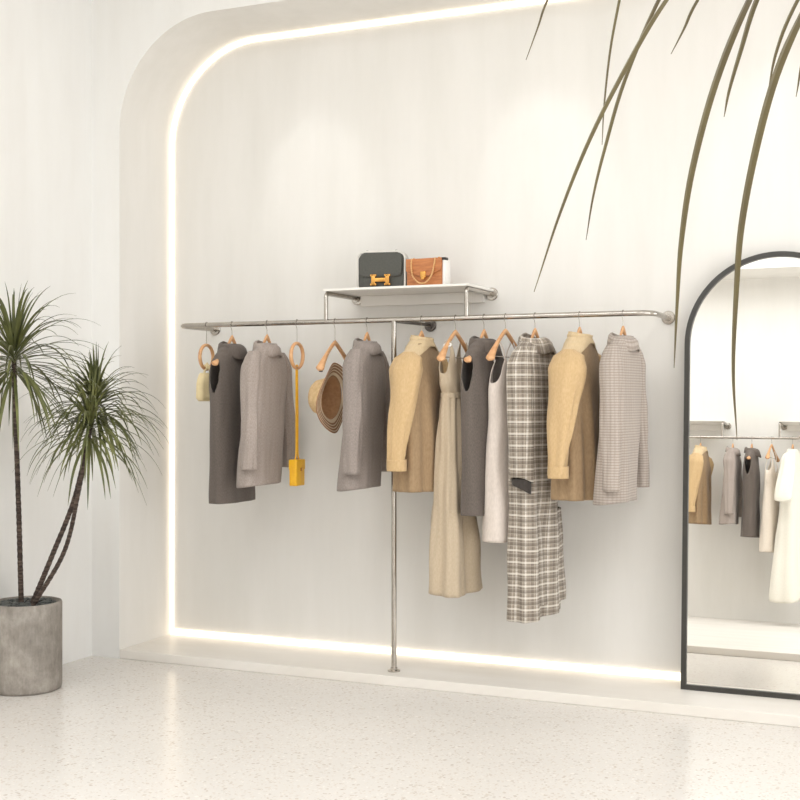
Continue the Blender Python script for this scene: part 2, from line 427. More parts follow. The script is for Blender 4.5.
# ------------------------------------------------------------ hangers
def place(o, hk): return o
class Hook:                                  # a hanging spot: rail point + which way the near end points
    def __init__(s, x, y, side=1, yaw=0): s.x, s.y, s.side, s.yaw = x, y, side, yaw
    def root(s, name, label, cat, group=None):
        return thing(name, label, cat, (s.x, s.y, ZR), (0, 0, math.radians(s.yaw)), group)
    def v(s, w, t, z): return (t, -w*s.side, z)   # local point
def hook_wire(root, hk, stem):
    bm = bmesh.new(); R = .0165
    pts = [hk.v(R*math.sin(a), 0, R*math.cos(a)) for a in [math.radians(d) for d in range(-110, 91, 15)]]
    pts += [hk.v(.013, 0, -.014), hk.v(.004, 0, -.026), hk.v(0, 0, -.038), hk.v(0, 0, -stem-.006)]
    tube(bm, pts, .0017, 8); return mesh_obj('hook', bm, 'steel', root)
def arm_z(w): return -.148*(abs(w)/.2)**1.15
def hanger(hk, label, group, stem=.058, bar=False, name='clothes_hanger', fit='bare'):
    k_ = .76 if fit == 'sleeves' else 1; th_ = .62 if fit == 'sleeves' else 1; dz_ = .0 if fit == 'bare' else .028
    r = hk.root(name, label, 'hanger', group); hook_wire(r, hk, stem)
    pts = []; ws = [(-.205+.41*i/36)*k_ for i in range(37)]
    for w in ws: pts.append(hk.v(w, .012*(abs(w)/.2)**2*1.0, -stem-.012+arm_z(w)*(.98)-dz_*min(1, abs(w)/.05)*(1-min(1, abs(w)/.21)**4)))
    def rr(q):
        w = abs(q*2-1)
        a = .0125 + .005*max(0, (w-.45)/.55)**1.2
        b = .008 + .017*max(0, (w-.35)/.65)**1.5
        if w > .955: k = math.sqrt(max(.02, 1-((w-.955)/.048)**2)); a *= k; b *= k
        q_ = min(1, abs(w)*3); m_ = th_+(1-th_)*(1-q_)
        if fit == 'open': m_ = .6+.4*(1-q_)+.4*max(0, (abs(w)-.8)/.2)
        return (a*m_, b*m_)
    bm = bmesh.new(); tube(bm, pts, rr, 14)
    mesh_obj('wooden_frame', bm, 'wood', r)
    if bar:
        bm = bmesh.new(); zz = -stem-.012-.130
        rod(bm, hk.v(-.18, .010, zz), hk.v(.18, .010, zz), .0028, 8)
        mesh_obj('bar', bm, 'steel', r)
    return r
def ring_hanger(hk, label, group):
    r = hk.root('ring_hanger', label, 'hanger', group); stem = .104; hook_wire(r, hk, stem)
    bm = bmesh.new(); R = .0665; prof = 40
    pts = [hk.v(R*math.sin(2*PI*k/prof), 0, -stem-R-.006+R*math.cos(2*PI*k/prof)) for k in range(prof)]
    fr = []; 
    rings = []
    for k, p in enumerate(pts):
        a = 2*PI*k/prof; rd = Vector(hk.v(math.sin(a), 0, math.cos(a))); ax = Vector((1, 0, 0))
        rings.append([bm.verts.new(Vector(p)+rd*.0085*math.cos(2*PI*j/10)+ax*.0105*math.sin(2*PI*j/10)) for j in range(10)])
    for i in range(prof):
        A, B = rings[i], rings[(i+1) % prof]
        for j in range(10): bm.faces.new((A[j], A[(j+1)%10], B[(j+1)%10], B[j]))
    mesh_obj('wooden_ring', bm, 'wood', r)
    return r

# ------------------------------------------------------------ cloth
def lerp_tab(tab, z):
    if z >= tab[0][0]: return tab[0][1]
    for (z0, v0), (z1, v1) in zip(tab, tab[1:]):
        if z >= z1:
            k = (z-z0)/(z1-z0); k = k*k*(3-2*k)*.6+k*.4
            return v0+(v1-v0)*k
    return tab[-1][1]
def se(c, e): return math.copysign(abs(c)**(2/e), c)
def cloth(name, mat, root, hk, zt, zb, A, B, cw=None, ct=None, e=2.4, n=88, rings=54, ztop=None, zbot=None,
          folds=(), hole=None, th=.004, close_top=False, wob=.004, seed=0, tw=1):
    """tube of cloth: at every height a rounded outline of half width A (towards the viewer) and half depth B"""
    bm = bmesh.new(); lay = bm.loops.layers.uv.verify(); G = []; U = []
    for i in range(rings+1):
        v = i/rings; row = []; ur = []; prev = None; acc = 0
        for k in range(n):
            a = 2*PI*k/n - PI/2
            z_t = zt + (ztop(a) if ztop else 0); z_b = zb + (zbot(a) if zbot else 0)
            z = z_t + (z_b-z_t)*v
            aa, bb = lerp_tab(A, z), lerp_tab(B, z); ca, sa = math.cos(a), math.sin(a)
            w = aa*se(ca, e); t = bb*se(sa, e)
            f = 0
            for (amp, kk, ph, z1, z2) in folds:
                g = min(1, max(0, (z1-z)/(z1-z2))) if z1 != z2 else 1
                f += amp*g*math.sin(kk*a + ph + 1.3*z)
            f += wob*noise.noise(Vector((ca*2.2+seed, sa*2.2, z*4.5)))*2
            w += f*ca*.6; t += f*sa if abs(sa) > .2 else f*sa
            w += lerp_tab(cw, z) if cw else 0; t += lerp_tab(ct, z) if ct else 0
            p = Vector(hk.v(w, t*tw, z)); row.append(bm.verts.new(p))
            acc += (p-prev).length if prev is not None else 0; prev = p; ur.append((acc, z))
        G.append(row); U.append(ur)
    um = U[rings//2]
    cl = um[-1][0]*n/(n-1)
    for i in range(rings):
        for k in range(n):
            k2 = (k+1) % n; a = 2*PI*(k+.5)/n - PI/2; zc = (U[i][k][1]+U[i+1][k][1])/2
            if hole and hole(math.atan2(math.sin(a), math.cos(a)), zc): continue
            f = bm.faces.new((G[i][k], G[i][k2], G[i+1][k2], G[i+1][k]))
            for l, (ii, kk) in zip(f.loops, ((i,k),(i,k2),(i+1,k2),(i+1,k))):
                u = um[kk][0]
                if kk == 0 and k == n-1: u = cl
                l[lay].uv = (u, U[ii][kk][1])
    if close_top: bm.faces.new(G[0])
    loose = [v for v in bm.verts if not v.link_faces]
    bmesh.ops.delete(bm, geom=loose, context='VERTS')
    o = mesh_obj(name, bm, mat, root)
    solid(o, th, -1 if False else 0)
    return o
def collar(root, hk, mat, zn, a, b, rise, fall, out=.012, tilt=0, tw=1, drop=.0, spread=0):
    """turned-down collar: up from the neckline, over and down outside"""
    bm = bmesh.new(); lay = bm.loops.layers.uv.verify(); n = 72; G = []
    prof = [(0, 0), (.001, rise*.5), (.0, rise*.9), (.003, rise), (.007, rise*.97), (out*.8, rise*.7), (out, rise-fall*.5), (out+.004, rise-fall)]
    for j, (o_, h) in enumerate(prof):
        row = []
        q = max(0, (j-4)/3)
        for k in range(n):
            an = 2*PI*k/n - PI/2; ca, sa = math.cos(an), math.sin(an)
            w = (a+o_)*se(ca, 2.2); t = (b+o_)*se(sa, 2.2)
            z = zn + h - tilt*max(-1, sa*1.0) - q*drop*max(0, sa)**2 - .35*abs(w)*.5
            t += q*spread*max(0, sa)
            z += .003*math.sin(5*an)*q
            row.append(bm.verts.new(hk.v(w, t*tw, z)))
        G.append(row)
    for j in range(len(G)-1):
        for k in range(n):
            f = bm.faces.new((G[j][k], G[j][(k+1)%n], G[j+1][(k+1)%n], G[j+1][k]))
            for l, (kk, jj) in zip(f.loops, ((k,j),(k+1,j),(k+1,j+1),(k,j+1))): l[lay].uv = (kk*.007, jj*.012)
    o = mesh_obj('collar', bm, mat, root); solid(o, .0045)
    return o
SH_A = [(-.105,.052), (-.125,.080), (-.15,.115), (-.18,.152), (-.21,.180), (-.25,.194)]
def sleeve(root, hk, mat, s, zend, rw0, rw1, rt0, rt1, w0=.18, w1=.21, t1=0, top=-.155, slant=0, tw=1, seed=3, th=.004, folds=()):
    cw = [(top, s*(w0-.03)), (top-.08, s*w0), (zend, s*w1)]
    A = [(top, .022), (top-.03, rw0*.75), (top-.09, rw0), (-.45, (rw0+rw1)/2), (zend, rw1)]
    B = [(top, .026), (top-.03, rt0*.8), (top-.09, rt0), (-.45, (rt0+rt1)/2+.004), (zend, rt1)]
    return cloth('sleeve', mat, root, hk, top, zend, A, B, cw, [(-.2, 0), (zend, t1)], 2.1, 40, 40, folds=folds,
                 close_top=True, wob=.007, seed=seed+s, tw=tw, th=th, zbot=(lambda a: slant*math.cos(a)*s) if slant else None)

def jacket(hk, label, group, mat, zb=-.86, zsl=-.78, tw=1, name='jacket', A2=.172, B2=.080, bigger=1, w1=.235, t1=.030):
    r = hk.root(name, label, 'jacket', group)
    A = SH_A + [(-.35,.185), (-.6,.176), (zb, A2)]
    B = [(-.105,.040), (-.14,.048), (-.22,.055), (-.35,.064*bigger), (zb, B2)]
    shift = [(-.25, 0), (-.5, .03), (zb, .066)]
    cloth('body', mat, r, hk, -.108, zb, A, B, shift, [(-.3,0), (zb,-.012)], folds=((.008,3,.5,-.25,zb), (.004,7,1,-.3,zb)), tw=tw, seed=hk.x*7, e=2.3,
          zbot=lambda a: -.010*math.cos(a)+.006*math.sin(2*a))
    sleeve(r, hk, mat, 1, zsl, .042, .036, .052, .038, .168, w1, t1, tw=tw, seed=hk.x*3, folds=((.003,3,0,-.3,-.5),))
    sleeve(r, hk, mat, -1, zsl-.01, .042, .036, .052, .040, .168, w1+.012, .004, tw=tw, seed=hk.x*4)
    collar(r, hk, mat, -.128, .068, .050, .024, .050, .016, tilt=.014, tw=tw, drop=.006, spread=.006)
    return r
def vest(hk, label, group, mat, zb=-.96, tw=1, B2=.075, A2=.19):
    r = hk.root('sleeveless_dress', label, 'dress', group)
    A = SH_A[:-1] + [(-.26,.192), (-.4,.182), (-.7,.178), (zb, A2)]
    B = [(-.105,.040), (-.14,.046), (-.21,.052), (-.35,.068), (zb, B2)]
    def hole(a, z):
        q = (z+.285)/.085; wdt = .75*(1.05-.25*q) if q > -1 else 1
        s = a-.15*tw*0 if abs(a) < PI/2 else PI-abs(a)
        return abs(q) < 1 and (abs(s)/(.50*(.55+.45*q if q > -1 else .1)+.14))**2+q*q*.9 < 1
    cloth('body', mat, r, hk, -.108, zb, A, B, folds=((.006,3,1,-.35,zb), (.003,8,0,-.35,zb)), hole=hole, tw=tw, seed=hk.x*5, rings=110, n=110)
    collar(r, hk, mat, -.128, .066, .050, .026, .056, .018, tilt=.010, tw=tw, drop=.022, spread=.018)
    return r
def tan_jacket(hk, label, group, zb=-.87, zsl=-.75, tw=1, wob=1):
    r = hk.root('jacket', label, 'jacket', group)
    A = SH_A + [(-.35,.188), (-.6,.182), (zb, .186)]
    B = [(-.105,.044), (-.14,.055), (-.21,.066), (-.35,.086), (zb, .100)]
    plabel(cloth('body', 'tan_body', r, hk, -.112, zb, A, B, folds=((.013,6,.7,-.25,-.5), (.006,13,0,-.28,-.6)), tw=tw, seed=hk.x*5, e=2.5), 'brown pleated body panel')
    cloth('yoke', 'cream_felt', r, hk, -.108, -.155, [(z, a+.005) for z, a in A], [(z, a+.005) for z, a in B], tw=tw, rings=26, e=2.4,
          zbot=lambda a: -.075*max(0, abs(math.cos(a)))**1.3 + .02*abs(math.sin(a)))
    for s in (1, -1):
        sl = sleeve(r, hk, 'tan_felt', s, zsl, .054, .036, .086, .038, .172, .245 if s > 0 else .215, -.022, top=-.175, tw=tw, seed=hk.x*3, th=.006, folds=((.004,3,0,-.3,-.5),))
        cloth('cuff', 'tan_felt', sl, hk, zsl+.045, zsl-.012, [(0,.042)], [(0,.047)], [(0, s*(.243 if s > 0 else .214))], [(0,-.020)], 2.1, 40, 8, tw=tw, th=.006, wob=.002)
    cloth('collar', 'cream_felt', r, hk, -.090, -.142, [(-.09,.054), (-.10,.060), (-.12,.056), (-.143,.074)], [(-.09,.044), (-.10,.050), (-.12,.046), (-.143,.058)], tw=tw, rings=14, th=.009, wob=.007, e=2.1,
          ztop=lambda a: -.010*math.sin(a)*tw)
    return r
def straps(r, hk, mat, pts_pairs, rad, tw):
    for (w0, t0, z0, w1, z1) in pts_pairs:
        bm = bmesh.new()
        tube(bm, bez([hk.v(w0, t0*tw, z0), hk.v((w0*.4+w1*.6), t0*.8*tw, (z0+z1)/2), hk.v(w1, 0, z1), ], 10), rad, 8)
        mesh_obj('strap', bm, mat, r)

# ------------------------------------------------------------ front rail, left to right
GH = 'wooden hangers on the long rail'
def H(px, yaw=0): return Hook(X_at(px, YR), YR, 1, yaw)
hk = H(206.5)
ring_hanger(hk, 'wooden ring hanger holding the pale yellow pouch at the rail left end', 'ring hangers on the long rail')
r = hk.root('pouch', 'small pale yellow knotted cloth pouch hanging from the leftmost ring hanger', 'bag')
cloth('body', 'pale_yellow_cloth', r, hk, -.265, -.418, [(-.24,.020),(-.28,.062),(-.33,.078),(-.40,.076),(-.42,.060)], [(-.24,.014),(-.30,.036),(-.4,.040),(-.42,.026)],
      rings=20, n=48, folds=((.004,7,0,-.24,-.30),), wob=.006)
bm = bmesh.new()
for s, off in ((1, 0), (-1, .01)):
    tube(bm, bez([hk.v(.02*s, .004, -.30), hk.v(.028*s, .004, -.26), hk.v(.012*s, .010, -.232), hk.v(0, .0, -.218+off)], 8), (.006), 8)
tube(bm, bez([hk.v(.0, -.016, -.245), hk.v(.0, -.013, -.228), hk.v(0, .0, -.222), hk.v(0, .013, -.228), hk.v(0, .016, -.245)], 8), .009, 8)
mesh_obj('knot', bm, 'pale_yellow_cloth', r)

hk = H(232)
hanger(hk, 'wooden hanger inside the leftmost charcoal sleeveless dress', GH, fit='open')
vest(hk, 'charcoal grey sleeveless knee dress with turned collar, first garment on the rail from the left', None, 'charcoal_wool', -.965)
hk = H(267)
hanger(hk, 'wooden hanger inside the taupe jacket left of the yellow mini bag', GH, fit='sleeves')
jacket(hk, 'taupe wool long sleeved jacket hanging between the charcoal dress and the yellow mini bag', None, 'taupe_wool', -.86, -.775)
hk = H(297)
ring_hanger(hk, 'wooden ring hanger carrying the long yellow strap', 'ring hangers on the long rail')
r = hk.root('mini_bag', 'bright yellow mini bag on a long yellow strap under a ring hanger', 'bag')
bm = bmesh.new(); box(bm, -.022, -.048, -.868, .022, .048, -.735, .006); mesh_obj('body', bm, 'yellow_leather', r)
bm = bmesh.new(); box(bm, -.0245, -.050, -.785, .0245, .050, -.728, .006); flap = mesh_obj('flap', bm, 'yellow_leather', r)
bm = bmesh.new()
for s in (-1, 1):
    tube(bm, bez([hk.v(s*.006, -.002, -.232), hk.v(s*.009, 0, -.45), hk.v(s*.010, 0, -.69), hk.v(s*.030, 0, -.735)], 10), (.0065, .002) if False else .0042, 8)
tube(bm, bez([hk.v(-.006, 0, -.234), hk.v(-.004, .0, -.228), hk.v(.004, 0, -.228), hk.v(.006, 0, -.234)], 6), .0042, 8)
mesh_obj('strap', bm, 'yellow_leather', r)
bm = bmesh.new(); box(bm, .024, -.008, -.79, .028, .008, -.772, .001); mesh_obj('clasp', bm, 'gold', flap)

hk = H(335)
hanger(hk, 'bare shouldered wooden hanger with the straw hat clipped under it', GH, .098)
r = hk.root('straw_hat', 'wide straw sun hat with brown rings round the brim, hung sideways from a hanger', 'hat')
hz = -.098-.012-.148-.142
def hat_part(name, prof, mat, uv=True, wav=0):
    bm = bmesh.new(); lay = bm.loops.layers.uv.verify(); n = 72; G = []
    for rad, h in prof:
        row = []
        for k in range(n):
            a = 2*PI*k/n; q = max(0, rad-.09)/.1
            hh = h + wav*q*math.sin(3*a+.6)
            yy, zz = rad*math.cos(a), rad*math.sin(a)*1.0
            row.append(bm.verts.new((hh, yy, zz)))
        G.append(row)
    for j in range(len(G)-1):
        for k in range(n):
            f = bm.faces.new((G[j][k], G[j][(k+1)%n], G[j+1][(k+1)%n], G[j+1][k]))
            for l, (kk, jj) in zip(f.loops, ((k,j),(k+1,j),(k+1,j+1),(k,j+1))): l[lay].uv = (kk/n, prof[jj][0])
    if prof[0][0] < .01: bm.faces.new(G[0])
    o = mesh_obj(name, bm, mat, r); o.location = (-.02, 0, hz); o.rotation_euler = (0, math.radians(4), math.radians(0))
    return solid(o, .003)
hat_part('crown', [(.002,-.108), (.04,-.106), (.066,-.099), (.082,-.082), (.092,-.05), (.106,-.015), (.116,0)], 'straw_inner')
hat_part('crown_outside', [(.002,-.112), (.04,-.110), (.069,-.102), (.086,-.084), (.096,-.051), (.110,-.015), (.119,-.001)], 'straw')
hat_part('brim', [(.116,0), (.120,.003)] + [(.120+.005*i, .004+.0012*i) for i in range(1, 14)], 'hat_brim', wav=.016)
for s in (1,):
    bm = bmesh.new(); box(bm, -.008, -.172, -.268, .008, -.154, -.236, .003); mesh_obj('clip', bm, 'black_clip', r)

hk = H(367)
hanger(hk, 'wooden hanger inside the taupe jacket left of the steel pole', GH, fit='sleeves')
jacket(hk, 'dark taupe wool long sleeved jacket hanging between the straw hat and the steel pole', None, 'taupe_dark_wool', -.86, -.785)
hk = H(421.5, -3)
hanger(hk, 'wooden hanger inside the tan jacket right of the steel pole', GH, fit='sleeves')
tan_jacket(hk, 'tan stand collar jacket hanging just right of the steel pole', None)

hk = H(455.5, -4)
hanger(hk, 'wooden hanger with a steel bar holding the khaki dress', GH, bar=True)
r = hk.root('sleeveless_dress', 'long khaki sleeveless dress gathered at the waist, beside the tan jacket', 'dress')
A = [(-.10,.115), (-.16,.13), (-.24,.150), (-.33,.135), (-.385,.105), (-.41,.107), (-.55,.116), (-.9,.142), (-1.36,.172)]
B = [(-.10,.018), (-.2,.045), (-.33,.055), (-.385,.05), (-.41,.055), (-.7,.074), (-1.36,.105)]
def zt8(a):
    c = abs(math.cos(a)); return -.175*(1-math.exp(-((c-.72)/.17)**2))
cloth('bodice', 'khaki_crepe', r, hk, -.118, -.392, A, B, ztop=zt8, rings=40, n=120, folds=((.004,9,0,-.30,-.38),), wob=.004)
cloth('skirt', 'khaki_crepe', r, hk, -.386, -1.36, A, B, folds=((.005,14,0,-.385,-.386), (.018,5,.4,-.45,-1.2), (.006,9,1,-.5,-1.1)), wob=.010, rings=60, n=120,
      zbot=lambda a: -.02*math.cos(a-.5))
cloth('waistband', 'khaki_crepe', r, hk, -.376, -.402, [(0,.109)], [(0,.056)], rings=4, wob=.002, folds=((.002,16,0,0,-.1),))
bm = bmesh.new(); tube(bm, [hk.v(.104+.016*math.cos(a)*.6, .019*math.sin(a)+.004, -.140-.009*math.cos(a)) for a in [2*PI*k/16 for k in range(16)]], .005, 8, closed=True)
plabel(mesh_obj('strap_padding', bm, 'white_leather', r), 'white foam grip on the strap')

hk = H(484, -8)
hanger(hk, 'wooden hanger inside the charcoal dress next to the khaki dress', GH, fit='open')
vest(hk, 'charcoal grey sleeveless dress hanging between the khaki dress and the blush slip dress', None, 'charcoal_wool', -.975)

hk = H(505.5, -7)
hanger(hk, 'wooden hanger with a steel bar holding the blush slip dress', GH, bar=True)
r = hk.root('slip_dress', 'pale blush satin slip dress with thin straps, left of the plaid coat', 'dress')
def ztc(a):
    c = abs(math.cos(a)); return -.13*(1-math.exp(-((c-.62)/.26)**2))
A = [(-.2,.09), (-.27,.125), (-.36,.15), (-.5,.135), (-.7,.16), (-1.10,.175)]
B = [(-.2,.03), (-.30,.05), (-.45,.055), (-1.10,.075)]
cloth('body', 'blush_satin', r, hk, -.215, -1.10, A, B, ztop=ztc, rings=60, n=110, folds=((.006,4,1,-.45,-1.0), (.003,8,0,-.5,-1.0)), tw=1)
straps(r, hk, 'blush_satin', [(s*.064, t*.030, -.225, s*.078, -.112) for s in (1,-1) for t in (1,-1)], .0035, 1)

hk = H(535, -9)
hanger(hk, 'wooden hanger inside the plaid coat', GH, fit='sleeves')
r = hk.root('coat', 'long grey and beige plaid coat with turned collar, longest garment on the rail', 'coat')
A = [(-.12,.10), (-.14,.130), (-.17,.165), (-.20,.186), (-.24,.194), (-.5,.185), (-.9,.18), (-1.49,.185)]
B = [(-.12,.045), (-.17,.062), (-.3,.078), (-.7,.082), (-1.49,.085)]
cloth('body', 'plaid_wool', r, hk, -.124, -1.455, A, B, folds=((.016,5,.2,-.45,-1.0), (.010,9,1.2,-.5,-1.2)), e=2.5, rings=80, n=120, wob=.008,
      zbot=lambda a: -.02*math.cos(a))
for s in (-1, 1):
    slv = sleeve(r, hk, 'plaid_wool', s, -.80, .048, .050, .060, .052, .165, .190, .02, slant=.022, seed=9)
plabel(cloth('sleeve_lining', 'dark_lining', slv, hk, -.79, -.838, [(0,.042)], [(0,.044)], [(0,.186)], [(0,.020)], 2.1, 40, 6, wob=.002, close_top=True, zbot=lambda a: -.020*math.sin(a)+.012*math.cos(a)), 'dark lining showing in the sleeve end')
cloth('overlap_panel', 'plaid_wool', r, hk, -.95, -1.40, [(0,.182)], [(-.95,.070),(-1.42,.088)], [(0,-.045)], [(0,0)], 2.5, 100, 30, folds=((.010,4,.9,-.95,-1.3),), wob=.008)
collar(r, hk, 'plaid_wool', -.130, .098, .048, .036, .062, .018, tilt=.012, drop=.012, spread=.022)

hk = H(579.5, -4)
hanger(hk, 'wooden hanger inside the tan jacket beside the plaid coat', GH, fit='sleeves')
tan_jacket(hk, 'tan stand collar jacket hanging between the plaid coat and the ribbed taupe jacket', None, -.885, -.765)
hk = H(623, -6)
hanger(hk, 'wooden hanger inside the ribbed taupe jacket at the right end of the rail', GH, fit='sleeves')
jacket(hk, 'light taupe jacket with fine horizontal ribs, last garment at the right end of the rail', None, 'ribbed_taupe', -.885, -.83)

# ------------------------------------------------------------ the rail opposite, seen in the mirror
GO = 'hangers on the rail seen in the mirror'
def HO(x, yaw=0): return Hook(x, OYR, -1, yaw)
hk = HO(-2.165, 6)
hanger(hk, 'hanger inside the tan jacket reflected at the mirror left edge', GO, fit='sleeves')
tan_jacket(hk, 'tan jacket reflected at the left edge of the mirror', None)
hk = HO(-1.847, 4)
hanger(hk, 'hanger inside the reflected taupe jacket', GO, fit='sleeves')
jacket(hk, 'taupe jacket reflected in the mirror between the tan jacket and the charcoal dress', None, 'taupe_wool', -.86, -.77)
hk = HO(-1.664, 4)
hanger(hk, 'hanger inside the reflected charcoal dress', GO, fit='open')
vest(hk, 'charcoal sleeveless dress reflected in the middle of the mirror', None, 'charcoal_wool', -.98)
hk = HO(-1.474, 8)
hanger(hk, 'hanger holding the reflected cream slip dress', GO, bar=True)
r = hk.root('slip_dress', 'cream slip dress reflected in the mirror beside the white dress', 'dress')
cloth('body', 'cream_satin', r, hk, -.215, -1.12, [(-.2,.09), (-.27,.125), (-.36,.15), (-.5,.135), (-.7,.16), (-1.10,.18)], [(-.2,.03), (-.30,.05), (-.45,.055), (-1.10,.08)],
      ztop=ztc, rings=60, n=110, folds=((.006,4,1,-.45,-1.0),))
straps(r, hk, 'cream_satin', [(s*.064, t*.030, -.225, s*.078, -.112) for s in (1,-1) for t in (1,-1)], .0035, 1)
hk = HO(-1.276, 8)
hanger(hk, 'hanger inside the reflected white dress', GO, fit='sleeves')
r = hk.root('tee_dress', 'white short sleeved flared dress reflected at the mirror right edge', 'dress')
A = SH_A + [(-.35,.180), (-.6,.19), (-1.0,.23), (-1.56,.30)]
B = [(-.105,.040), (-.14,.048), (-.19,.055), (-.5,.075), (-1.0,.11), (-1.50,.15)]
cloth('body', 'ivory_cotton', r, hk, -.11, -1.54, A, B, [(-.5,0), (-1.5,.09)], folds=((.020,5,.6,-.5,-1.3), (.006,9,0,-.5,-1.2)), zbot=lambda a: -.05*math.cos(a))
for s in (1, -1): sleeve(r, hk, 'ivory_cotton', s, -.60, .055, .075, .070, .080, .17, .33 if s > 0 else .24, 0, seed=5, slant=-.04)

# ------------------------------------------------------------ handbags
zs = EYE+.556+.024
def soft_box(w, d, h, ctop, cbot, bulge=.0, n=10):
    """bag body: rounded outline in x-z, bulging in y"""
    out = []
    def arc(cx, cz, r, a0, a1):
        for i in range(n+1):
            a = a0+(a1-a0)*i/n; out.append((cx+r*math.cos(a), cz+r*math.sin(a)))
    arc(w/2-cbot, cbot, cbot, -PI/2, 0); arc(w/2-ctop, h-ctop, ctop, 0, PI/2)
    arc(-w/2+ctop, h-ctop, ctop, PI/2, PI); arc(-w/2+cbot, cbot, cbot, PI, 1.5*PI)
    return out
def slab(bm, outline, y0, y1, bev=.004):
    b2 = bmesh.new(); A = [b2.verts.new((x, y0, z)) for x, z in outline]; B = [b2.verts.new((x, y1, z)) for x, z in outline]
    f1 = b2.faces.new(A); f2 = b2.faces.new(B[::-1]); n = len(A)
    for i in range(n): b2.faces.new((A[i], A[(i+1)%n], B[(i+1)%n], B[i]))
    bmesh.ops.recalc_face_normals(b2, faces=b2.faces)
    if bev: bmesh.ops.bevel(b2, geom=[e for f in (f1, f2) for e in f.edges], offset=bev, segments=3, affect='EDGES')
    me = bpy.data.meshes.new('t'); b2.to_mesh(me); b2.free(); bm.from_mesh(me); bpy.data.meshes.remove(me)
def outline_band(bm, outline, y0, y1, r):
    pts = [Vector((x, (y0+y1)/2, z)) for x, z in outline]
    strip(bm, pts, r, y0, y1)
YBAG = 5.97
bx = X_at(379.5, YBAG-.04)
bag = thing('handbag', 'dark grey leather handbag with a gold H clasp on the shelf', 'handbag', (bx, YBAG, zs), (0, 0, math.radians(10))); bag.scale = (1.06,)*3
W, Hh = .245, .190
bm = bmesh.new(); slab(bm, soft_box(W-.01, .07, Hh-.008, .035, .022), -.030, .035, .006); mesh_obj('body', bm, 'dark_leather', bag)
for y in (-.033, .033):
    bm = bmesh.new(); ol = soft_box(W, .07, Hh-.002, .038, .024)
    pts = [Vector((x, y, z+.001)) for x, z in ol]; strip(bm, pts, .0042, y-.004, y+.004)
    plabel(mesh_obj('edge_piping', bm, 'edge_pale', bag), 'pale edge piping')
fl = [(-.108, .085), (-.100,.070), (-.085,.062), (.085,.062), (.100,.070), (.108,.085), (.110,.16), (.100,.176), (.085,.183), (-.085,.183), (-.100,.176), (-.110,.16)]
bm = bmesh.new(); slab(bm, fl[::-1], -.041, -.031, .003); flap = mesh_obj('flap', bm, 'dark_leather', bag)
bm = bmesh.new()
for sx in (-.036, .036):
    box(bm, sx-.010, -.052, .018, sx+.010, -.041, .074, .002)
    box(bm, sx-.016, -.052, .018, sx+.016, -.041, .029, .002); box(bm, sx-.016, -.052, .063, sx+.016, -.041, .074, .002)
box(bm, -.034, -.051, .036, .034, -.042, .056, .002); mesh_obj('clasp', bm, 'gold', flap)
bm = bmesh.new(); tube(bm, bez([(-.09,0,Hh-.006), (-.085,0,Hh+.003), (-.03,0,Hh+.005), (.03,0,Hh+.005), (.085,0,Hh+.003), (.09,0,Hh-.006)], 6), (.0025,.010) if False else .0035, 8)
mesh_obj('strap', bm, 'edge_pale', bag)
for sx in (-.078, .072):
    bm = bmesh.new(); lathe(bm, [(0,0),(.006,0),(.006,.010),(0,.010)], 12, 'z', (sx, -.005, Hh-.002)); mesh_obj('strap_ring', bm, 'steel_dark', bag)

bx2 = X_at(424, YBAG-.04)
bag = thing('handbag', 'small tan textured leather handbag with a chain loop, beside the dark handbag', 'handbag', (bx2, YBAG, zs), (0, 0, math.radians(-4))); bag.scale = (1.12,)*3
W, Hh = .185, .135
bm = bmesh.new(); slab(bm, soft_box(W, .07, Hh, .010, .008), -.028, .030, .004); mesh_obj('body', bm, 'brown_leather', bag)
bm = bmesh.new(); fl = [(-.0925,.080), (-.02,.052), (.02,.052), (.0925,.080), (.0925,.136), (-.0925,.136)]
slab(bm, fl, -.038, -.029, .003); flap = mesh_obj('flap', bm, 'brown_leather', bag)
bm = bmesh.new(); box(bm, -.014, -.045, .044, .014, -.037, .076, .003); box(bm, -.009, -.048, .036, .009, -.040, .052, .002); mesh_obj('clasp', bm, 'gold', flap)
bm = bmesh.new(); base = bez([(-.062,-.036,.137), (-.060,-.044,.10), (-.048,-.050,.052), (-.015,-.052,.022), (.018,-.052,.022), (.046,-.050,.052), (.058,-.044,.10), (.060,-.036,.137)], 12)
tube(bm, base, lambda q: .0035+.0012*math.sin(q*200), 8); mesh_obj('chain_handle', bm, 'pale_gold', bag)
bm = bmesh.new(); box(bm, .0925, -.028, .004, .108, .030, .128, .004); plabel(mesh_obj('side_gusset', bm, 'white_leather', bag), 'white side panel')
bm = bmesh.new(); box(bm, .090, -.032, .124, .111, .0, .137, .003); plabel(mesh_obj('strap_loop', bm, 'black_clip', bag), 'black strap loop')
for sx in (-.066, .066):
    bm = bmesh.new(); lathe(bm, [(0,0),(.005,0),(.005,.008),(0,.008)], 12, 'z', (sx, -.005, Hh-.001)); mesh_obj('strap_ring', bm, 'gold', bag)

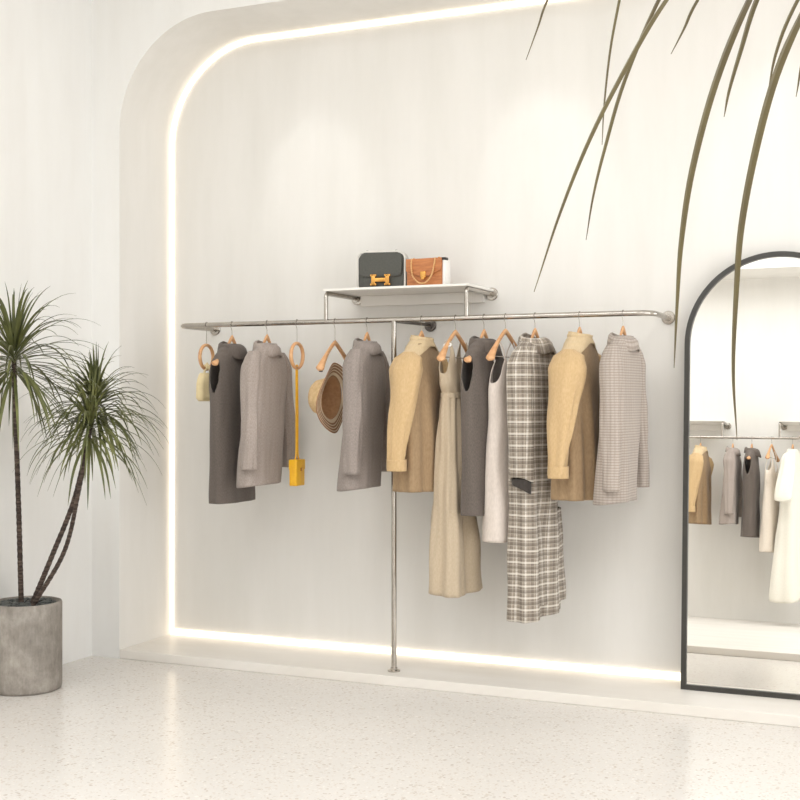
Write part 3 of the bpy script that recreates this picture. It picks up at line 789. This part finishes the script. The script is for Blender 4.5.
# ------------------------------------------------------------ plants
def leaf(bm, pts, wmax, fold=.25, w0=.35, side=None):
    n = len(pts)-1; prev = None
    for i, p in enumerate(pts):
        q = i/n; d = (pts[min(i+1, n)]-pts[max(i-1, 0)]).normalized()
        sd = side.copy() if side else d.cross(Vector((0,0,1)))
        sd = sd - d*sd.dot(d)
        if sd.length < .05: sd = d.cross(Vector((.3,1,0)))
        sd.normalize(); up = sd.cross(d)
        w = wmax*.5*(w0+(1-w0)*min(1, q*4))*(1-q**2.6)**.9+.0004
        row = [bm.verts.new(p - sd*w + up*w*fold), bm.verts.new(p), bm.verts.new(p + sd*w + up*w*fold), bm.verts.new(p - up*max(.0006, w*.16))]
        if prev:
            for a, b in ((0,1),(1,2),(2,3),(3,0)): bm.faces.new((prev[a], prev[b], row[b], row[a]))
        prev = row
def crown(bm, c, n, L, wmax, axis_len=.12, rng=None, clampx=None, droop=1.0):
    for i in range(n):
        q = i/n; az = i*2.39996+rng.uniform(-.3, .3)
        el = math.radians(88 - 118*q**.85 + rng.uniform(-10, 10))
        l = L*(.62+.38*min(1, q*1.8))*rng.uniform(.82, 1.12)
        p = Vector(c) + Vector((math.cos(az)*.012, math.sin(az)*.012, axis_len*(.5-q)))
        d = Vector((math.cos(az)*math.cos(el), math.sin(az)*math.cos(el), math.sin(el)))
        pts = [p.copy()]; st = 12; k = droop*rng.uniform(.75, 1.3)
        for s in range(st):
            d = (d + Vector((0,0,-1))*k*(.030+.145*(s/st)**1.1)*(1.0 if d.z > -.93 else .1)).normalized()
            p = p + d*l/st
            if clampx is not None and p.x < clampx: p.x = clampx; d.x = abs(d.x)*.2; d.normalize()
            pts.append(p.copy())
        leaf(bm, pts, wmax*rng.uniform(.8, 1.15))
rng = random.Random(11)
dP = 6.17; base = P(27, 600, dP); base.z = 0; PR = .178; PH = .437
base.x = WL + PR + .012
pl = thing('potted_palm', 'tall slender caned dracaena plant in a round concrete pot by the left wall', 'plant', base)
zpt = PH
bm = bmesh.new(); lathe(bm, [(0,0),(PR-.012,0),(PR-.004,.006),(PR,.02),(PR,PH-.008),(PR-.004,PH),(PR-.014,PH),(PR-.018,PH-.006),(PR-.018,PH-.035),(0,PH-.035)], 72)
mesh_obj('pot', bm, 'concrete', pl)
bm = bmesh.new(); 
for i in range(9):
    pass
lathe(bm, [(0,PH-.012),(.06,PH-.012),(.12,PH-.018),(PR-.019,PH-.026),(PR-.019,PH-.034),(0,PH-.034)], 48); soil = mesh_obj('soil', bm, 'soil', pl)
bm = bmesh.new()
for i in range(150):
    a = rng.uniform(0, 2*PI); rr = (PR-.034)*math.sqrt(rng.random()); s = rng.uniform(.007, .014)
    bmesh.ops.create_icosphere(bm, subdivisions=1, radius=s, matrix=Matrix.Translation((rr*math.cos(a), rr*math.sin(a), PH-.012+rng.uniform(0,.006))) @ Matrix.Diagonal((1,1.3,.6,1)))
tag_ = mesh_obj('pebbles', bm, 'pebble', soil); tag_['kind'] = 'stuff'
def cane(pts, r0, r1):
    bm = bmesh.new(); q = bez([Vector(p)-base for p in pts], 26)
    tube(bm, q, lambda t: (r0+(r1-r0)*t)*(1+.07*math.sin(t*240)), 12)
    return mesh_obj('stem', bm, 'cane', pl)
bt = base + Vector((0,0,PH-.02))
c1 = P(14, 360, 5.78); c2 = P(95, 406, 5.95); c3 = P(90, 428, 5.80)
cane([bt+Vector((-.01,-.02,0)), P(19, 520, 6.08), P(16, 430, 5.92), c1], .0135, .0115)
cane([bt+Vector((.03,.01,0)), P(52, 556, 6.12), P(74, 500, 6.03), P(88, 440, 5.97), c2], .0135, .010)
cane([bt+Vector((.08,-.05,0)), P(64, 552, 5.98), P(78, 495, 5.88), P(86, 450, 5.82), c3], .0115, .009)
for c, n, L, dr in ((c1, 150, .50, 1.25), (c2, 135, .37, 1.35), (c3, 95, .37, 1.5)):
    bm = bmesh.new(); crown(bm, c-base, n, L, .0145, .13, rng, WL+.012-base.x, dr); mesh_obj('foliage', bm, 'leaf_green', pl)

# foreground plant at the right: crown above the frame, leaves arching down
cf = P(868, -165, 1.36)
pot2 = P(1030, 700, 1.45); pot2.z = Z0
fp = thing('hanging_leaf_plant', 'tall olive leaved plant whose long thin leaves arch down from above on the right', 'plant', pot2)
PR2, PH2 = .16, .36
bm = bmesh.new(); lathe(bm, [(0,0),(PR2-.01,0),(PR2,.015),(PR2,PH2-.005),(PR2-.004,PH2),(PR2-.016,PH2),(PR2-.018,PH2-.03),(0,PH2-.03)], 48); mesh_obj('pot', bm, 'concrete', fp)
bm = bmesh.new(); lathe(bm, [(0,PH2-.012),(PR2-.019,PH2-.02),(PR2-.019,PH2-.029),(0,PH2-.029)], 32); mesh_obj('soil', bm, 'soil', fp)
bm = bmesh.new(); q = bez([Vector((0,0,PH2-.02)), Vector((0,0,.9)), (cf-pot2)*.8+Vector((.03,.0,.12)), cf-pot2], 20); tube(bm, q, lambda t: .016-.004*t, 10); mesh_obj('stem', bm, 'cane', fp)
LV = [
 ([(800,-160),(640,-118),(575,-55),(547,0),(538,26),(526,60)], 1.42, .0062),
 ([(780,-190),(660,-130),(629,-50),(619,0),(610,50),(604,105),(602,145)], 1.50, .0056),
 ([(800,-140),(725,-80),(665,0),(628,62),(590,137),(560,212),(534,292)], 1.30, .0110),
 ([(790,-150),(715,-95),(663,-10),(625,78),(604,150),(593,196),(586,240)], 1.38, .0078),
 ([(800,-120),(740,-68),(697,0),(684,28),(671,54)], 1.36, .0074),
 ([(830,-130),(790,-75),(748,0),(715,82),(692,168),(681,240),(677,300),(674,368)], 1.26, .0118),
 ([(840,-130),(785,-60),(756,0),(741,48),(729,90),(724,117)], 1.40, .0098),
 ([(862,-120),(835,-50),(802,12),(775,76),(755,150),(741,225),(736,290),(733,370),(737,440)], 1.22, .0120),
 ([(868,-120),(830,-60),(793,8),(776,52),(768,92)], 1.33, .0080),
 ([(875,-120),(830,-20),(805,50),(796,97)], 1.38, .0080)]
bm = bmesh.new()
for pts, d, w in LV:
    n = len(pts)-1
    wp = [cf] + [P(x, y, 1.36+(d-1.36)*min(1, (i+1)/3)) for i, (x, y) in enumerate(pts)]
    q = [v-pot2 for v in bez(wp, 6)]
    leaf(bm, q, w*.78, .35, .8, side=Vector((.75, -.2, .3)))
for i in range(46):                          # the rest of the crown, away from the view
    az = math.radians(rng.uniform(-75, 60)); el = math.radians(rng.uniform(-5, 85)); p = cf.copy(); l = rng.uniform(.4, .62)
    d = Vector((math.cos(az)*math.cos(el), math.sin(az)*math.cos(el), math.sin(el))); pts = [p-pot2]
    for s in range(12):
        d = (d+Vector((0,0,-1))*(.03+.14*s/12)).normalized(); p = p+d*l/12; pts.append(p-pot2)
    leaf(bm, pts, .010)
mesh_obj('foliage', bm, 'leaf_olive', fp)

# ------------------------------------------------------------ lights
def area(x, y, z, sx, sy, w, col=(.82,.90,1.0)):
    L = bpy.data.lights.new('ceiling_fill_light', 'AREA'); L.shape = 'RECTANGLE'; L.size = sx; L.size_y = sy; L.energy = w; L.color = col
    o = bpy.data.objects.new('ceiling_fill_light', L); COL.objects.link(o); o.location = (x, y, z)
def spot(x, y, z, tx, ty, tz, w, size=32, blend=.6, col=(.97,.985,1), rad=.03):
    L = bpy.data.lights.new('wall_wash_light', 'SPOT'); L.energy = w; L.spot_size = math.radians(size); L.spot_blend = blend; L.color = col; L.shadow_soft_size = rad*2
    o = bpy.data.objects.new('wall_wash_light', L); COL.objects.link(o); o.location = (x, y, z)
    d = Vector((tx-x, ty-y, tz-z)); o.rotation_euler = d.to_track_quat('-Z', 'Y').to_euler()
def panel(x, y, sx, sy, w, lab):  # unseen panel with area lamp, added for soft fill over the room
    t = thing('ceiling_fill_panel', lab, 'ceiling light', (x, y, CEIL), group='added ceiling fill panels')
    bm = bmesh.new(); box(bm, -sx/2-.03, -sy/2-.03, -.03, sx/2+.03, sy/2+.03, 0, .004); mesh_obj('housing', bm, 'shelf_white', t, smooth=False)
    bm = bmesh.new(); box(bm, -sx/2, -sy/2, -.034, sx/2, sy/2, -.029); mesh_obj('diffuser', bm, 'fill_glow', t, smooth=False)
    area(x, y, CEIL-.05, sx, sy, w)
G_ = 'wide soft fill panel added on the ceiling out of frame'
for x, y, w in ((-2.7, 2.6, 20), (.6, 2.6, 20), (-2.7, .8, 32), (.6, .8, 30)):
    panel(x, y, 2.4, 1.4, w, G_)
def can(x, y, z, tx, ty, tz, lab, grp, pw=1):
    d = (Vector((tx, ty, tz))-Vector((x, y, z))).normalized()
    t = thing('spotlight', lab, 'spotlight', (x, y, CEIL), group=grp)
    bm = bmesh.new(); rod(bm, (0,0,0), (0,0,z-CEIL+.02), .008); mesh_obj('mount', bm, 'lamp_black', t)
    bm = bmesh.new(); b = Vector((0,0,z-CEIL)); tube(bm, [b-d*.07, b+d*.03], .032, 24, caps=False); bmesh.ops.holes_fill(bm, edges=[e for e in bm.edges if e.is_boundary and e.verts[0].co.z > (z-CEIL)], sides=0)
    mesh_obj('lamp_head', bm, 'lamp_black', t)
    spot(x+d.x*.04, y+d.y*.04, z+d.z*.04, tx, ty, tz, SPW*pw, SPS, .5)
SPW, SPS = 18, 25
for px in (318, 545, 785):
    x = X_at(px, YB); can(x, 4.9, 4.08, x, YB, 2.58, 'black ceiling spotlight aimed at the alcove', 'black spotlights on the ceiling')
can(.6, 4.9, 4.08, .6, YB, 2.15, 'black ceiling spotlight aimed at the alcove', 'black spotlights on the ceiling')
for x in (-2.5, -1.3, 0.0):
    can(x, .49, 4.08, x, OYB, 2.15, 'black ceiling spotlight aimed at the rail opposite', 'black spotlights over the rail opposite', .25)

L = bpy.data.lights.new('side_fill_light', 'AREA'); L.shape = 'RECTANGLE'; L.size = WY1-WY0-.1; L.size_y = WZ1-WZ0-.1; L.energy = 158; L.color = (.96, .98, 1)  # added fill lamp outside the made-up window
o = bpy.data.objects.new('side_fill_light', L); COL.objects.link(o); o.location = (WR+.14, (WY0+WY1)/2, (WZ0+WZ1)/2); o.rotation_euler = (0, PI/2, 0)
L.size, L.size_y = WZ1-WZ0-.1, WY1-WY0-.1

# ------------------------------------------------------------ world, camera
w = bpy.data.worlds.new('World'); bpy.context.scene.world = w; w.use_nodes = True
w.node_tree.nodes['Background'].inputs[0].default_value = (1, .97, .93, 1); w.node_tree.nodes['Background'].inputs[1].default_value = .3
cam = bpy.data.cameras.new('Camera'); co = bpy.data.objects.new('Camera', cam); COL.objects.link(co)
cam.sensor_fit = 'HORIZONTAL'; cam.sensor_width = 36; cam.lens = 36*F/800; cam.clip_start = .05
cam.shift_y = -1/800*1
co.location = (0, 0, EYE); co.rotation_euler = (PI/2, 0, TH)
bpy.context.scene.camera = co
vs = bpy.context.scene.view_settings
vs.view_transform = 'Standard'; vs.look = 'None'; vs.exposure = 0.08; vs.gamma = 1; vs.use_curve_mapping = False
